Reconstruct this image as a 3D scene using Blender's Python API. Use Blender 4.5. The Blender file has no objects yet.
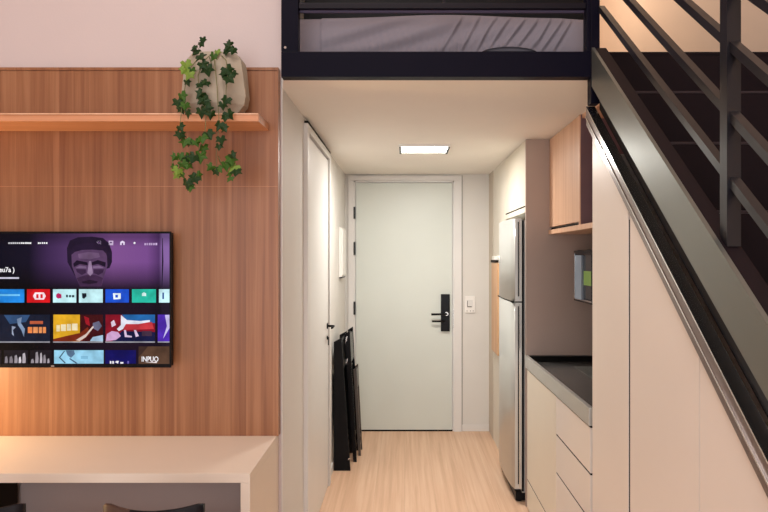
import bpy, bmesh, math, random
from mathutils import Vector, Matrix
R = random.Random(7)
sc = bpy.context.scene
COL = sc.collection
F = 620.0; CZ = 1.476; VX = 404.5; VY = 256.0
def P(px, py, Y):            # a point of the place from its measured position at depth Y
    return Vector(((px-VX)*Y/F, Y, CZ-(py-VY)*Y/F))

# ------------------------------------------------------------------ materials
M = {}
def mat(name, col, rough=.5, metal=0, spec=.5, emit=None, es=1, coat=0, bump=0, bscale=60):
    m = bpy.data.materials.new(name); m.use_nodes = True
    n = m.node_tree.nodes; l = m.node_tree.links; b = n['Principled BSDF']
    b.inputs['Base Color'].default_value = (*col, 1)
    b.inputs['Roughness'].default_value = rough
    b.inputs['Metallic'].default_value = metal
    b.inputs['Specular IOR Level'].default_value = spec
    b.inputs['Coat Weight'].default_value = coat
    if emit:
        b.inputs['Emission Color'].default_value = (*emit, 1); b.inputs['Emission Strength'].default_value = es
    tc = n.new('ShaderNodeTexCoord'); nz = n.new('ShaderNodeTexNoise'); nz.inputs['Scale'].default_value = bscale
    nz.inputs['Detail'].default_value = 4
    l.new(tc.outputs['Object'], nz.inputs['Vector'])
    if bump:
        bp = n.new('ShaderNodeBump'); bp.inputs['Strength'].default_value = bump; bp.inputs['Distance'].default_value = .002
        l.new(nz.outputs['Fac'], bp.inputs['Height']); l.new(bp.outputs['Normal'], b.inputs['Normal'])
    if not emit:   # very slight mottling of the colour
        mx = n.new('ShaderNodeMix'); mx.data_type = 'RGBA'
        n2 = n.new('ShaderNodeTexNoise'); n2.inputs['Scale'].default_value = 3.0
        l.new(tc.outputs['Object'], n2.inputs['Vector'])
        mx.inputs['A'].default_value = (*[c*.965 for c in col], 1); mx.inputs['B'].default_value = (*[min(1, c*1.035) for c in col], 1)
        l.new(n2.outputs['Fac'], mx.inputs['Factor']); l.new(mx.outputs['Result'], b.inputs['Base Color'])
    M[name] = m
    return m

def wood(name, dark, mid, light, axis='Z', strip=.12, rough=.45, fine=26, across='X', seam=0, sv=.5):
    """long grain along axis, boards or strips across the other direction"""
    m = bpy.data.materials.new(name); m.use_nodes = True
    n = m.node_tree.nodes; l = m.node_tree.links; b = n['Principled BSDF']
    tc = n.new('ShaderNodeTexCoord'); mp = n.new('ShaderNodeMapping')
    s = {'X': fine, 'Y': fine, 'Z': fine}; s[axis] = .9
    mp.inputs['Scale'].default_value = (s['X'], s['Y'], s['Z'])
    l.new(tc.outputs['Object'], mp.inputs['Vector'])
    sp = n.new('ShaderNodeSeparateXYZ'); l.new(tc.outputs['Object'], sp.inputs[0])
    dv = n.new('ShaderNodeMath'); dv.operation = 'DIVIDE'; dv.inputs[1].default_value = strip; l.new(sp.outputs[across], dv.inputs[0])
    fl = n.new('ShaderNodeMath'); fl.operation = 'FLOOR'; l.new(dv.outputs[0], fl.inputs[0])
    wn = n.new('ShaderNodeTexWhiteNoise'); wn.noise_dimensions = '1D'; l.new(fl.outputs[0], wn.inputs['W'])
    # shift grain per strip
    cb = n.new('ShaderNodeVectorMath'); cb.operation = 'ADD'; l.new(mp.outputs[0], cb.inputs[0])
    sc_ = n.new('ShaderNodeVectorMath'); sc_.operation = 'SCALE'; sc_.inputs['Scale'].default_value = 9
    l.new(wn.outputs['Color'], sc_.inputs[0]); l.new(sc_.outputs[0], cb.inputs[1])
    nz = n.new('ShaderNodeTexNoise'); nz.inputs['Scale'].default_value = 1; nz.inputs['Detail'].default_value = 7
    nz.inputs['Roughness'].default_value = .62; nz.inputs['Distortion'].default_value = .35
    l.new(cb.outputs[0], nz.inputs['Vector'])
    ad = n.new('ShaderNodeMath'); ad.operation = 'MULTIPLY_ADD'; ad.inputs[1].default_value = .3*sv*2; l.new(wn.outputs['Value'], ad.inputs[0])
    sb = n.new('ShaderNodeMath'); sb.operation = 'SUBTRACT'; sb.inputs[1].default_value = .3*sv
    l.new(nz.outputs['Fac'], sb.inputs[0]); l.new(sb.outputs[0], ad.inputs[2])
    cr = n.new('ShaderNodeValToRGB'); e = cr.color_ramp.elements
    e[0].position = .3; e[0].color = (*dark, 1); e[1].position = .72; e[1].color = (*light, 1)
    k = e.new(.5); k.color = (*mid, 1)
    l.new(ad.outputs[0], cr.inputs['Fac'])
    out = cr.outputs['Color']
    if seam:
        fr = n.new('ShaderNodeMath'); fr.operation = 'FRACT'; l.new(dv.outputs[0], fr.inputs[0])
        lt = n.new('ShaderNodeMath'); lt.operation = 'LESS_THAN'; lt.inputs[1].default_value = seam; l.new(fr.outputs[0], lt.inputs[0])
        mx = n.new('ShaderNodeMix'); mx.data_type = 'RGBA'; l.new(out, mx.inputs['A']); mx.inputs['B'].default_value = (*[c*.75 for c in dark], 1)
        l.new(lt.outputs[0], mx.inputs['Factor']); out = mx.outputs['Result']
    l.new(out, b.inputs['Base Color']); b.inputs['Roughness'].default_value = rough
    bp = n.new('ShaderNodeBump'); bp.inputs['Strength'].default_value = .12; bp.inputs['Distance'].default_value = .001
    l.new(nz.outputs['Fac'], bp.inputs['Height']); l.new(bp.outputs['Normal'], b.inputs['Normal'])
    M[name] = m
    return m

mat('wall_white', (.70, .68, .64), .65, bump=.15, bscale=140)
mat('wall_pink', (.56, .475, .46), .7, bump=.15, bscale=140)
mat('wall_loft', (.72, .57, .46), .7, bump=.15, bscale=140)
mat('ceiling_white', (.86, .82, .755), .7, bump=.1)
mat('joinery_white', (.73, .715, .69), .38)
mat('door_white', (.64, .68, .63), .4)
mat('line_dark', (.008, .007, .006), .7, 0, .1)
mat('line_grey', (.30, .29, .27), .6)
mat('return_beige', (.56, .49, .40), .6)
mat('return_cream', (.74, .69, .60), .6)
mat('plum', (.17, .10, .115), .5)
mat('under_desk_shade', (.30, .245, .235), .6)
mat('rim_black', (.004, .004, .004), .3, 0, .2)
mat('purple_bar', (.07, .055, .10), .5, 0, .3)
mat('hinge_dark', (.03, .03, .03), .4, .6)
mat('black_gloss', (.004, .004, .005), .25, 0, .15)
mat('black_plastic', (.006, .006, .007), .45, 0, .12)
mat('black_metal', (.008, .006, .010), .4, 0, .15)
mat('navy_metal', (.004, .0034, .0095), .4, 0, .07)
mat('step_metal', (.010, .0055, .0075), .6, 0, .1)
mat('nosing', (.032, .022, .026), .5, 0, .2)
mat('steel_paint', (.19, .20, .185), .38, .75)
mat('rail_metal', (.011, .010, .013), .3, .05, .35)
mat('alu_trim', (.24, .20, .19), .3, .8)
mat('silver', (.75, .75, .74), .2, 1)
mat('desk_lam', (.72, .62, .52), .38)
mat('cab_beige', (.72, .665, .61), .38)
mat('cab_cream', (.72, .66, .55), .38)
mat('taupe', (.40, .31, .265), .42)
mat('steel', (.55, .55, .53), .25, .9)
mat('fridge_steel', (.60, .61, .59), .32, .55)
mat('granite', (.065, .063, .061), .18, 0, .5)
mat('edge_grey', (.52, .515, .485), .3, .5)
mat('sheet', (.20, .18, .21), .85, bump=.35, bscale=300)
mat('duvet', (.13, .10, .19), .9, bump=.5, bscale=80)
mat('pot', (.37, .315, .24), .8, bump=.5, bscale=45)
mat('soil', (.05, .035, .025), .95, bump=1, bscale=120)
mat('leaf_dark', (.010, .034, .006), .5, 0, .22, bump=.3, bscale=200)
mat('leaf_mid', (.035, .095, .010), .5, 0, .22, bump=.3, bscale=200)
mat('leaf_light', (.15, .24, .035), .5, 0, .22, bump=.3, bscale=200)
mat('stem', (.16, .15, .06), .7)
mat('plate_white', (.85, .83, .79), .35)
mat('screen_dark', (.004, .004, .006), .15)
mat('dark_brown', (.018, .012, .008), .6, 0, .1)
mat('seat_black', (.008, .007, .009), .5, 0, .15)
mat('lamp', (1, 1, 1), .5, emit=(1, .97, .93), es=9)
mat('glass_dark', (.02, .022, .025), .08, 0, .6)
mat('green_reflection', (.15, .26, .05), .4)
mat('blue_grey', (.20, .25, .31), .25, 0)
mat('brown_metal', (.09, .075, .065), .35, .4)
wood('panel_wood', (.20, .072, .028), (.27, .110, .045), (.36, .165, .078), 'Z', .058, .42, 42, 'X', .0, .20)
wood('shelf_wood', (.40, .165, .075), (.50, .22, .105), (.60, .29, .155), 'X', .5, .4, 30, 'Z')
wood('cab_wood', (.60, .34, .20), (.68, .41, .26), (.76, .49, .33), 'Z', .4, .4, 22, 'Y', 0, .2)
wood('board_wood', (.55, .30, .14), (.64, .37, .19), (.70, .45, .26), 'Z', .4, .45, 30, 'Y', 0, .2)
wood('floor_wood', (.60, .375, .24), (.69, .45, .30), (.77, .55, .395), 'Y', .185, .5, 34, 'X', .004, .10)
wood('chair_wood', (.035, .015, .009), (.06, .026, .015), (.09, .04, .022), 'X', .5, .6, 30, 'Z')

# ------------------------------------------------------------------ mesh helpers
def box(bm, x0, x1, y0, y1, z0, z1, bev=0, mi=0):
    vs = [bm.verts.new((x, y, z)) for x in (x0, x1) for y in (y0, y1) for z in (z0, z1)]
    fs = [(0,1,3,2), (4,6,7,5), (0,4,5,1), (2,3,7,6), (0,2,6,4), (1,5,7,3)]
    faces = []
    for f in fs:
        fc = bm.faces.new([vs[i] for i in f]); fc.material_index = mi; faces.append(fc)
    if bev:
        es = list({e for f in faces for e in f.edges})
        bmesh.ops.bevel(bm, geom=es, offset=bev, segments=2, affect='EDGES', profile=.7)
def prism(bm, pts, ax, a0, a1, mi=0):
    """closed polygon pts (2-D) extruded along axis ax between a0 and a1"""
    def mk(p, a):
        return {'X': (a, p[0], p[1]), 'Y': (p[0], a, p[1]), 'Z': (p[0], p[1], a)}[ax]
    A = [bm.verts.new(mk(p, a0)) for p in pts]; B = [bm.verts.new(mk(p, a1)) for p in pts]
    n = len(pts); fl = []
    fl.append(bm.faces.new(A)); fl.append(bm.faces.new(B[::-1]))
    for i in range(n): fl.append(bm.faces.new((A[i], B[i], B[(i+1) % n], A[(i+1) % n])))
    for f in fl: f.material_index = mi
def tube(bm, pts, r, seg=8, mi=0, r2=None):
    pts = [Vector(p) for p in pts]; rings = []
    up = None
    for i, p in enumerate(pts):
        d = (pts[min(i+1, len(pts)-1)] - pts[max(i-1, 0)]).normalized()
        if up is None: up = Vector((0, 0, 1)) if abs(d.z) < .9 else Vector((1, 0, 0))
        u = d.cross(up).normalized(); v = u.cross(d).normalized(); up = v
        rr = r if r2 is None else r + (r2-r)*i/max(1, len(pts)-1)
        rings.append([bm.verts.new(p + rr*(math.cos(2*math.pi*k/seg)*u + math.sin(2*math.pi*k/seg)*v)) for k in range(seg)])
    for a, b in zip(rings, rings[1:]):
        for k in range(seg):
            f = bm.faces.new((a[k], a[(k+1) % seg], b[(k+1) % seg], b[k])); f.material_index = mi; f.smooth = True
    bm.faces.new(rings[0][::-1]).material_index = mi; bm.faces.new(rings[-1]).material_index = mi
def cyl(bm, c, r, ax, h, seg=20, mi=0):
    c = Vector(c); d = {'X': Vector((1,0,0)), 'Y': Vector((0,1,0)), 'Z': Vector((0,0,1))}[ax]
    tube(bm, [c, c+d*h], r, seg, mi)
def obj(name, bm, m, parent=None, smooth=False, **kw):
    bmesh.ops.recalc_face_normals(bm, faces=bm.faces[:])
    me = bpy.data.meshes.new(name); bm.to_mesh(me); bm.free()
    for mm in (m if isinstance(m, (list, tuple)) else [m]): me.materials.append(M[mm])
    if smooth:
        for p in me.polygons: p.use_smooth = True
    o = bpy.data.objects.new(name, me); COL.objects.link(o)
    if parent:
        o.parent = parent
        # meshes are modelled in world coordinates: keep them in place under the moved empty
        b = parent; off = Vector((0, 0, 0))
        while b: off += b.location; b = b.parent
        o.location = -off
        # child of a child mesh: parent location already cancels
        if parent.type == 'MESH': o.location = (0, 0, 0)
    for k, v in kw.items(): o[k] = v
    return o
def B(): return bmesh.new()
def bobj(name, m, parent, *bx, bev=0, **kw):
    bm = B()
    for b in bx: box(bm, *b, bev=bev)
    return obj(name, bm, m, parent, **kw)
def thing(name, label, cat, loc, group=None, kind=None):
    o = bpy.data.objects.new(name, None); o.empty_display_size = .1; COL.objects.link(o); o.location = loc
    if label: o['label'] = label
    if cat: o['category'] = cat
    if group: o['group'] = group
    if kind: o['kind'] = kind
    return o
def struct(name, bm, m, parent=None, **kw):
    o = obj(name, bm, m, parent, **kw)
    if not parent: o['kind'] = 'structure'
    return o
def copy_tree(o, parent=None):
    c = o.copy(); COL.objects.link(c)
    if parent: c.parent = parent
    for ch in list(o.children): copy_tree(ch, c)
    return c

# ------------------------------------------------------------------ the setting
YW = 2.54       # living room wall with the television
XL = -.50       # left wall of the corridor
YD = 5.23       # entrance wall
ZC = 2.165      # corridor ceiling
ZL = 2.26       # loft floor
XK = 1.28       # kitchen wall
XR = 1.65       # right wall
XW = -3.0       # far left wall
YB = -2.6       # wall behind
ZT = 4.5
bm = B(); box(bm, XW, XR, YB, YD, -.1, 0); struct('floor', bm, 'floor_wood')
bm = B(); box(bm, XW, XR, YB, YD, ZT, ZT+.1); struct('ceiling', bm, 'ceiling_white')
bm = B(); box(bm, XW, XL-.004, YW, YW+.118, 0, ZT); struct('wall_television', bm, 'wall_pink')
# corridor's left wall, with the door opening
bm = B()
box(bm, XL-.0038, XL, YW, YW+.12, 0, ZT); box(bm, XL-.12, XL, YW+.12, 3.12, 0, ZT); box(bm, XL-.12, XL, 4.0, YD, 0, ZT); box(bm, XL-.12, XL, 3.12, 4.0, 2.10, ZT)
struct('wall_corridor', bm, 'wall_white')
# entrance wall with the opening
bm = B(); box(bm, XL, -.415, YD, YD+.12, 0, ZC); box(bm, .41, XR, YD, YD+.12, 0, ZC); box(bm, -.415, .41, YD, YD+.12, 2.10, ZC)
struct('wall_entrance', bm, 'wall_white')
bm = B(); box(bm, XL, XR, YD, YD+.12, ZC, ZT); struct('wall_loft', bm, 'wall_loft')
bm = B(); box(bm, XR, XR+.12, YB, YD, 0, ZT); struct('wall_right', bm, 'wall_loft')
bm = B(); box(bm, XK, XK+.1, 2.43, YD, 0, ZC); struct('wall_kitchen', bm, 'wall_white')
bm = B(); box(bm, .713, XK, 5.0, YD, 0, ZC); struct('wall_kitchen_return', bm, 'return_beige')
bm = B(); box(bm, .717, XK, 4.40, 4.999, 0, ZC); struct('wall_kitchen_pier', bm, 'return_cream')
bm = B(); box(bm, XW-.12, XW, YB, YW, 0, ZT); struct('wall_left', bm, 'wall_pink')
bm = B()
box(bm, XW, XR, YB-.12, YB, 0, .3); box(bm, XW, XR, YB-.12, YB, 2.7, ZT); box(bm, XW, -2.3, YB-.12, YB, .3, 2.7); box(bm, 1.1, XR, YB-.12, YB, .3, 2.7)
struct('wall_window', bm, 'wall_pink')
w = thing('window_1', None, None, (-.6, YB-.06, .3), kind='structure')
bobj('window_frame', 'black_metal', w, (-2.3, -2.24, YB-.09, YB-.03, .3, 2.7), (1.04, 1.1, YB-.09, YB-.03, .3, 2.7), (-.63, -.57, YB-.09, YB-.03, .36, 2.64),
     (-2.24, 1.04, YB-.09, YB-.03, .3, .36), (-2.24, 1.04, YB-.09, YB-.03, 2.64, 2.7))
# loft slab: white below, its own wood floor above
bm = B(); prism(bm, [(-.4735, 2.42), (XR, 2.42), (XR, YW), (-.4985, YW)], 'Z', ZC, ZL-.02); box(bm, XL, XR, YW, YD, ZC, ZL-.02); struct('ceiling_corridor', bm, 'ceiling_white')
bm = B(); box(bm, -.472, XR, 2.42, YW, ZL-.02, ZL); box(bm, XL, XR, YW, YD, ZL-.02, ZL); struct('floor_loft', bm, 'dark_brown')
# dark steel fascia of the loft with its bolts
lb = thing('loft_beam', 'long near-black steel edge beam across the front of the loft', 'beam', (.12, 2.44, ZC))
bobj('beam', 'navy_metal', lb, (-.472, .7125, 2.37, 2.419, ZC-.004, 2.258), bev=.003)
bm = B(); cyl(bm, (P(285.5, 48, 2.37).x, 2.363, P(285, 48, 2.37).z), .005, 'Y', .008, 10); obj('bolt', bm, 'silver', lb)
bobj('beam_post', 'navy_metal', lb, (-.472, -.407, 2.37, 2.419, 2.2585, 3.35), bev=.003)
bobj('beam_post', 'navy_metal', lb, (.697, .7125, 2.37, 2.419, 2.2585, 3.35), (.7130, .747, 2.37, 2.4185, 2.06, 3.35), bev=.003)

# baseboards and trims
bm = B(); box(bm, .485, .712, YD-.012, YD, 0, .055, .003); struct('baseboard_entrance', bm, 'joinery_white')
bm = B(); box(bm, XL, XL+.010, YW+.02, 3.06, 0, .055, .003); struct('baseboard_left', bm, 'joinery_white')
bm = B(); box(bm, XL, XL+.010, 4.06, YD-.02, 0, .055, .003); struct('baseboard_corridor', bm, 'joinery_white')

# entrance door
def dx(px): return (px-VX)*YD/F
def dz(py): return CZ-(py-VY)*YD/F
d = thing('door_1', None, None, (0, YD, 0), kind='structure')
x0, x1, zt = dx(355.5), dx(452.5), dz(182.5)
bobj('door_leaf', 'door_white', d, (x0+.003, x1-.003, YD-.006, YD+.034, .012, zt-.004), bev=.002)
bm = B()
box(bm, dx(348.5), x0-.012, YD-.02, YD+.1, 0, dz(180.6)); box(bm, x1+.012, dx(461.5), YD-.02, YD+.1, 0, dz(180.6))
box(bm, dx(348.5), dx(461.5), YD-.02, YD+.1, dz(180.5), dz(176.2))
box(bm, x0-.012, x0, YD-.004, YD+.1, 0, zt+.015); box(bm, x1, x1+.012, YD-.004, YD+.1, 0, zt+.015); box(bm, x0-.012, x1+.012, YD-.004, YD+.1, zt, zt+.015)
obj('door_frame', bm, 'joinery_white', d)
bobj('shadow_gap', 'line_grey', d, (dx(461.6), dx(462.5), YD-.003, YD, 0, ZC-.01))
bobj('threshold', 'line_dark', d, (x0, x1, YD-.01, YD+.02, 0, .011))
for a, b in ((207, 219), (242, 255), (301.5, 314.5)):
    bobj('hinge', 'hinge_dark', d, (dx(354.2)-.004, dx(354.2)+.011, YD-.026, YD-.006, dz(b), dz(a)), bev=.002)
lp = bobj('lock_plate', 'black_gloss', d, (dx(440.7), dx(449.6), YD-.028, YD-.0062, dz(331), dz(294)), bev=.004)
bm = B(); z = dz(313.5)
tube(bm, [(dx(446), YD-.03, z), (dx(446), YD-.058, z), (dx(444.5), YD-.066, z), (dx(431), YD-.066, z-.002)], .0085, 10)
obj('door_handle', bm, 'black_plastic', d)
bm = B(); cyl(bm, (dx(446.3), YD-.036, z), .016, 'Y', .008, 20); obj('handle_rose', bm, 'steel', lp)
bm = B(); z = dz(320.8)
tube(bm, [(dx(444), YD-.028, z), (dx(443), YD-.046, z), (dx(440), YD-.05, z), (dx(431.8), YD-.05, z+.001)], .0075, 10)
obj('lock_lever', bm, 'black_plastic', d)
bobj('strike_plate', 'steel', d, (x1+.002, x1+.010, YD-.008, YD-.0042, dz(328), dz(310)))

# corridor door in the left wall
d = thing('door_2', None, None, (XL, 3.56, 0), kind='structure')
bobj('door_leaf', 'joinery_white', d, (XL-.03, XL+.012, 3.145, 3.955, .010, 2.085), bev=.003)
bobj('door_frame', 'joinery_white', d, (XL-.03, XL+.022, 3.07, 3.13, 0, 2.135), (XL-.03, XL+.022, 3.975, 4.03, 0, 2.135), (XL-.03, XL+.022, 3.13, 3.975, 2.098, 2.135), bev=.002)
bobj('door_stop', 'line_grey', d, (XL-.03, XL+.002, 3.13, 3.145, 0, 2.098), (XL-.03, XL+.010, 3.955, 3.975, 0, 2.098))
bobj('shadow_gap', 'line_dark', d, (XL+.002, XL+.021, 3.08, 4.02, 2.1352, 2.148))
bm = B(); z = 1.035
cyl(bm, (XL+.012, 3.905, z), .018, 'X', .007, 18); tube(bm, [(XL+.016, 3.905, z), (XL+.05, 3.905, z), (XL+.055, 3.90, z), (XL+.055, 3.80, z)], .007, 10)
obj('door_handle', bm, 'black_plastic', d)
bm = B(); cyl(bm, (XL+.012, 3.905, z-.075), .011, 'X', .006, 14); box(bm, XL+.018, XL+.024, 3.900, 3.910, z-.12, z-.07); obj('key', bm, 'black_plastic', d)

# ------------------------------------------------------------------ living room wall
pf = 2.50
wp = thing('wood_panel', 'large reddish wood wall panel with vertical grain behind the television', 'wall panel', (-1.7, pf, .78))
bobj('panel_board', 'panel_wood', wp, (XW+.01, -.512, pf, YW-.001, .7505, 2.224))
bobj('top_trim', 'panel_wood', wp, (XW+.01, -.508, pf-.004, YW-.001, 2.2245, 2.236), bev=.002)
bobj('edge_trim', 'panel_wood', wp, (-.5118, -.508, pf-.004, YW-.001, .7505, 2.224))
bobj('seam', 'shelf_wood', wp, (XW+.01, -.512, pf-.0006, pf-.0001, 1.756, 1.757))

sh = thing('wall_shelf', 'long reddish wood shelf board fixed to the wood panel above the television', 'shelf', (-1.7, 2.42, 1.979))
bobj('shelf_board', 'shelf_wood', sh, (XW+.02, -.545, 2.315, pf-.0005, 1.979, 2.0095), bev=.002)
bm = B(); box(bm, XW+.02, -.546, 2.3135, 2.3145, 2.0045, 2.009); obj('edge_band', bm, 'cab_wood', sh)

# television ------------------------------------------------------------
YT = 2.425
def tx(px): return (px-VX)*YT/F
def tz(py): return CZ-(py-VY)*YT/F
tl, tr_, tt, tb = tx(-72), tx(171.2), tz(231.5), tz(367.5)
tv = thing('television', 'black flat television on the wood wall showing a purple streaming menu', 'television', ((tl+tr_)/2, pf, tb))
bobj('casing', 'black_plastic', tv, (tl+.004, tr_-.004, YT+.004, YT+.035, tb+.004, tt-.004), (tl+.2, tr_-.2, YT+.035, pf-.02, tb+.1, tt-.12), bev=.003)
bobj('wall_mount', 'black_metal', tv, ((tl+tr_)/2-.15, (tl+tr_)/2+.15, pf-.0199, pf-.0005, tb+.15, tt-.16))
bobj('bezel', 'black_gloss', tv, (tl, tr_, YT-.002, YT+.003, tt-.008, tt), (tl, tr_, YT-.002, YT+.003, tb, tb+.014), (tl, tl+.008, YT-.002, YT+.003, tb+.014, tt-.008), (tr_-.006, tr_, YT-.002, YT+.003, tb+.014, tt-.008))
# glowing screen picture
m = bpy.data.materials.new('screen_picture'); m.use_nodes = True; n = m.node_tree.nodes; l = m.node_tree.links; b = n['Principled BSDF']
tc = n.new('ShaderNodeTexCoord'); sp = n.new('ShaderNodeSeparateXYZ'); l.new(tc.outputs['Object'], sp.inputs[0])
mr = n.new('ShaderNodeMapRange'); mr.inputs['From Min'].default_value = tx(0); mr.inputs['From Max'].default_value = tx(171); l.new(sp.outputs['X'], mr.inputs['Value'])
cr = n.new('ShaderNodeValToRGB'); e = cr.color_ramp.elements
e[0].position = 0; e[0].color = (.002, .002, .008, 1); e[1].position = 1; e[1].color = (.20, .10, .30, 1)
for p, c in ((.17, (.004, .003, .012)), (.28, (.035, .015, .06)), (.45, (.075, .032, .115)), (.66, (.17, .065, .22)), (.86, (.15, .055, .21)), (.93, (.07, .025, .11)), (.95, (.19, .10, .28))):
    k = e.new(p); k.color = (*c, 1)
l.new(mr.outputs[0], cr.inputs['Fac'])
m2 = n.new('ShaderNodeMapRange'); m2.inputs['From Min'].default_value = tz(289); m2.inputs['From Max'].default_value = tz(262); m2.inputs['To Min'].default_value = .05
l.new(sp.outputs['Z'], m2.inputs['Value'])
m3 = n.new('ShaderNodeMapRange'); m3.inputs['From Min'].default_value = tz(237); m3.inputs['From Max'].default_value = tz(247); m3.inputs['To Min'].default_value = .55
l.new(sp.outputs['Z'], m3.inputs['Value'])
mm = n.new('ShaderNodeMath'); mm.operation = 'MULTIPLY'; l.new(m2.outputs[0], mm.inputs[0]); l.new(m3.outputs[0], mm.inputs[1])
b.inputs['Base Color'].default_value = (.001, .001, .0015, 1); b.inputs['Roughness'].default_value = .25; b.inputs['Specular IOR Level'].default_value = .08
l.new(cr.outputs['Color'], b.inputs['Emission Color'])
m4 = n.new('ShaderNodeMath'); m4.operation = 'MULTIPLY'; m4.inputs[1].default_value = 1.15; l.new(mm.outputs[0], m4.inputs[0]); l.new(m4.outputs[0], b.inputs['Emission Strength'])
M['screen_picture'] = m
scr = bobj('screen', 'screen_picture', tv, (tl+.008, tr_-.006, YT, YT+.003, tb+.014, tt-.008))
def em(name, c, s=1.0):
    if name in M: return name
    def lin(v): return ((v/255+.055)/1.055)**2.4 if v > 10 else v/255/12.92
    col = tuple(lin(v) for v in c)
    m = bpy.data.materials.new(name); m.use_nodes = True; b = m.node_tree.nodes['Principled BSDF']
    b.inputs['Base Color'].default_value = (.001, .001, .001, 1); b.inputs['Roughness'].default_value = .25; b.inputs['Specular IOR Level'].default_value = .08
    nz = m.node_tree.nodes.new('ShaderNodeTexNoise'); nz.inputs['Scale'].default_value = 25
    cr = m.node_tree.nodes.new('ShaderNodeValToRGB'); e = cr.color_ramp.elements
    e[0].color = (*[v*.75 for v in col], 1); e[1].color = (*[min(1, v*1.2) for v in col], 1); e[0].position = .3; e[1].position = .7
    tcn = m.node_tree.nodes.new('ShaderNodeTexCoord'); m.node_tree.links.new(tcn.outputs['Object'], nz.inputs['Vector'])
    m.node_tree.links.new(nz.outputs['Fac'], cr.inputs['Fac']); m.node_tree.links.new(cr.outputs['Color'], b.inputs['Emission Color'])
    b.inputs['Emission Strength'].default_value = s
    M[name] = m; return name
def clipx(v): return min(v, 169.6)
def picture(name, layers, parent=tv):
    """flat picture on the screen: polygons of (colour, points in measured px); each later layer slightly nearer"""
    bm = B(); mats = []; 
    for i, (c, pts) in enumerate(layers):
        mn = em('glow_%d_%d_%d' % c, c)
        if mn not in mats: mats.append(mn)
        y1 = YT-.0002; y0 = YT-.0004-.00012*(i+1)
        if len(pts) == 2:
            (a, b_), (c_, d_) = pts; pts = [(a, b_), (c_, b_), (c_, d_), (a, d_)]
        prism(bm, [(tx(clipx(p[0])), tz(p[1])) for p in pts], 'Y', y0, y1, mats.index(mn))
    return obj(name, bm, mats, parent)
W = (235, 232, 240)
# the man's portrait
picture('portrait', [
    ((30, 18, 42), [(67.5, 262), (67, 248), (70, 240.5), (78, 237.2), (92, 236.6), (103, 238), (109, 243), (112, 252), (112, 262), (109.5, 268), (75, 276)]),
    ((84, 58, 92), [(71.5, 254), (75, 248), (104, 248), (107, 256), (107.5, 266), (104, 276), (101.5, 286.5), (80, 286.5), (76, 277), (72, 266)]),
    ((60, 36, 66), [(77, 278), (86, 275), (96, 275), (103, 278), (101.5, 286.5), (80, 286.5)]),
    ((34, 20, 46), [(70, 256), (73, 246), (84, 243), (96, 243), (106, 246), (107.5, 255), (103, 250.4), (92, 249.6), (82, 250), (75, 252)]),
    ((104, 78, 110), [(78, 254), (88, 252), (99, 253), (100, 257), (90, 259.4), (79, 258.4)]),
    ((26, 14, 36), [(73.5, 263.5), (77, 260.2), (87.5, 262.4), (87.8, 265.4), (80, 264), (74, 267)]),
    ((26, 14, 36), [(91.8, 262.4), (98, 260), (105.8, 262.4), (105.4, 267), (98, 264), (92, 265.4)]),
    ((112, 88, 120), [(75.5, 268), (80, 265.6), (86, 266.4), (86.5, 268.4), (80, 268.2)]),
    ((112, 88, 120), [(93, 266.4), (99, 265.6), (104, 268), (99, 268.2), (93, 268.4)]),
    ((54, 32, 62), [(76, 269), (86, 269.4), (86, 273), (82, 275), (77, 272)]),
    ((54, 32, 62), [(94, 269.4), (104, 269), (103, 272.6), (98.5, 275), (94, 273)]),
    ((140, 116, 146), [(89.2, 261), (91.2, 261), (93, 273), (90.5, 276), (87.6, 273)]),
    ((34, 18, 40), [(82, 281.6), (90, 279.8), (98, 281.4), (97, 283), (90, 284), (83, 283.2)])])
def dashes(name, x0, x1, y, h, step, c=W, parent=tv):
    L = []; x = x0
    while x < x1:
        wv = step*R.uniform(.5, .85); L.append((c, [(x, y-h/2*R.uniform(.7, 1)), (x+wv, y+h/2)])); x += step
    return picture(name, L, parent)
dashes('menu_text', 8.5, 31, 243, 1.8, 2.1); dashes('menu_text', 38, 48, 243, 1.8, 2)
for x in (99, 111): picture('menu_icon', [((190, 170, 200), [(x-2.3, 240.7), (x+2.3, 245.2)]), ((90, 60, 105), [(x-1.2, 241.9), (x+1.2, 243.2)])])
picture('menu_icon', [((210, 195, 220), [(120.2, 245), (120.2, 242), (122.5, 240.6), (124.8, 242), (124.8, 245)]), ((90, 60, 105), [(121.8, 243), (123.2, 245)])])
picture('menu_icon', [(W, [(133.2, 243), (134.5, 241.7), (135.8, 243), (134.5, 244.3)])])
dashes('clock_text', 144.5, 157, 244, 2.4, 2.2, (190, 165, 205))
picture('side_panel_picture', [((20, 10, 34), [(162.8, 238), (163.5, 262), (162.3, 287), (161.8, 287), (162.3, 238)])])
def text(name, body, px, py, hpx, c, parent=tv, sx=1):
    cu = bpy.data.curves.new(name, 'FONT'); cu.body = body; cu.size = hpx*1.38*YT/F; cu.extrude = .0003; cu.offset = .0004
    o = bpy.data.objects.new(name, cu); COL.objects.link(o)
    bpy.context.view_layer.update()
    me = bpy.data.meshes.new_from_object(o.evaluated_get(bpy.context.evaluated_depsgraph_get()))
    bpy.data.objects.remove(o)
    me.transform(Matrix.Scale(sx, 4, (1, 0, 0)))
    me.transform(Matrix.Translation((tx(px), YT-.0024, tz(py))) @ Matrix.Rotation(math.pi/2, 4, 'X'))
    me.materials.clear(); me.materials.append(M[em('glow_%d_%d_%d' % c, c)])
    t = bpy.data.objects.new(name, me); COL.objects.link(t); t.parent = parent
    t.location = -parent.location if parent is tv else (0, 0, 0)
    return t
text('title_text', 'eu7a )', -.5, 272, 5, W, sx=.9)
picture('title_underline', [((200, 195, 215), [(-10, 277.2), (19, 278.8)])])
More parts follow.
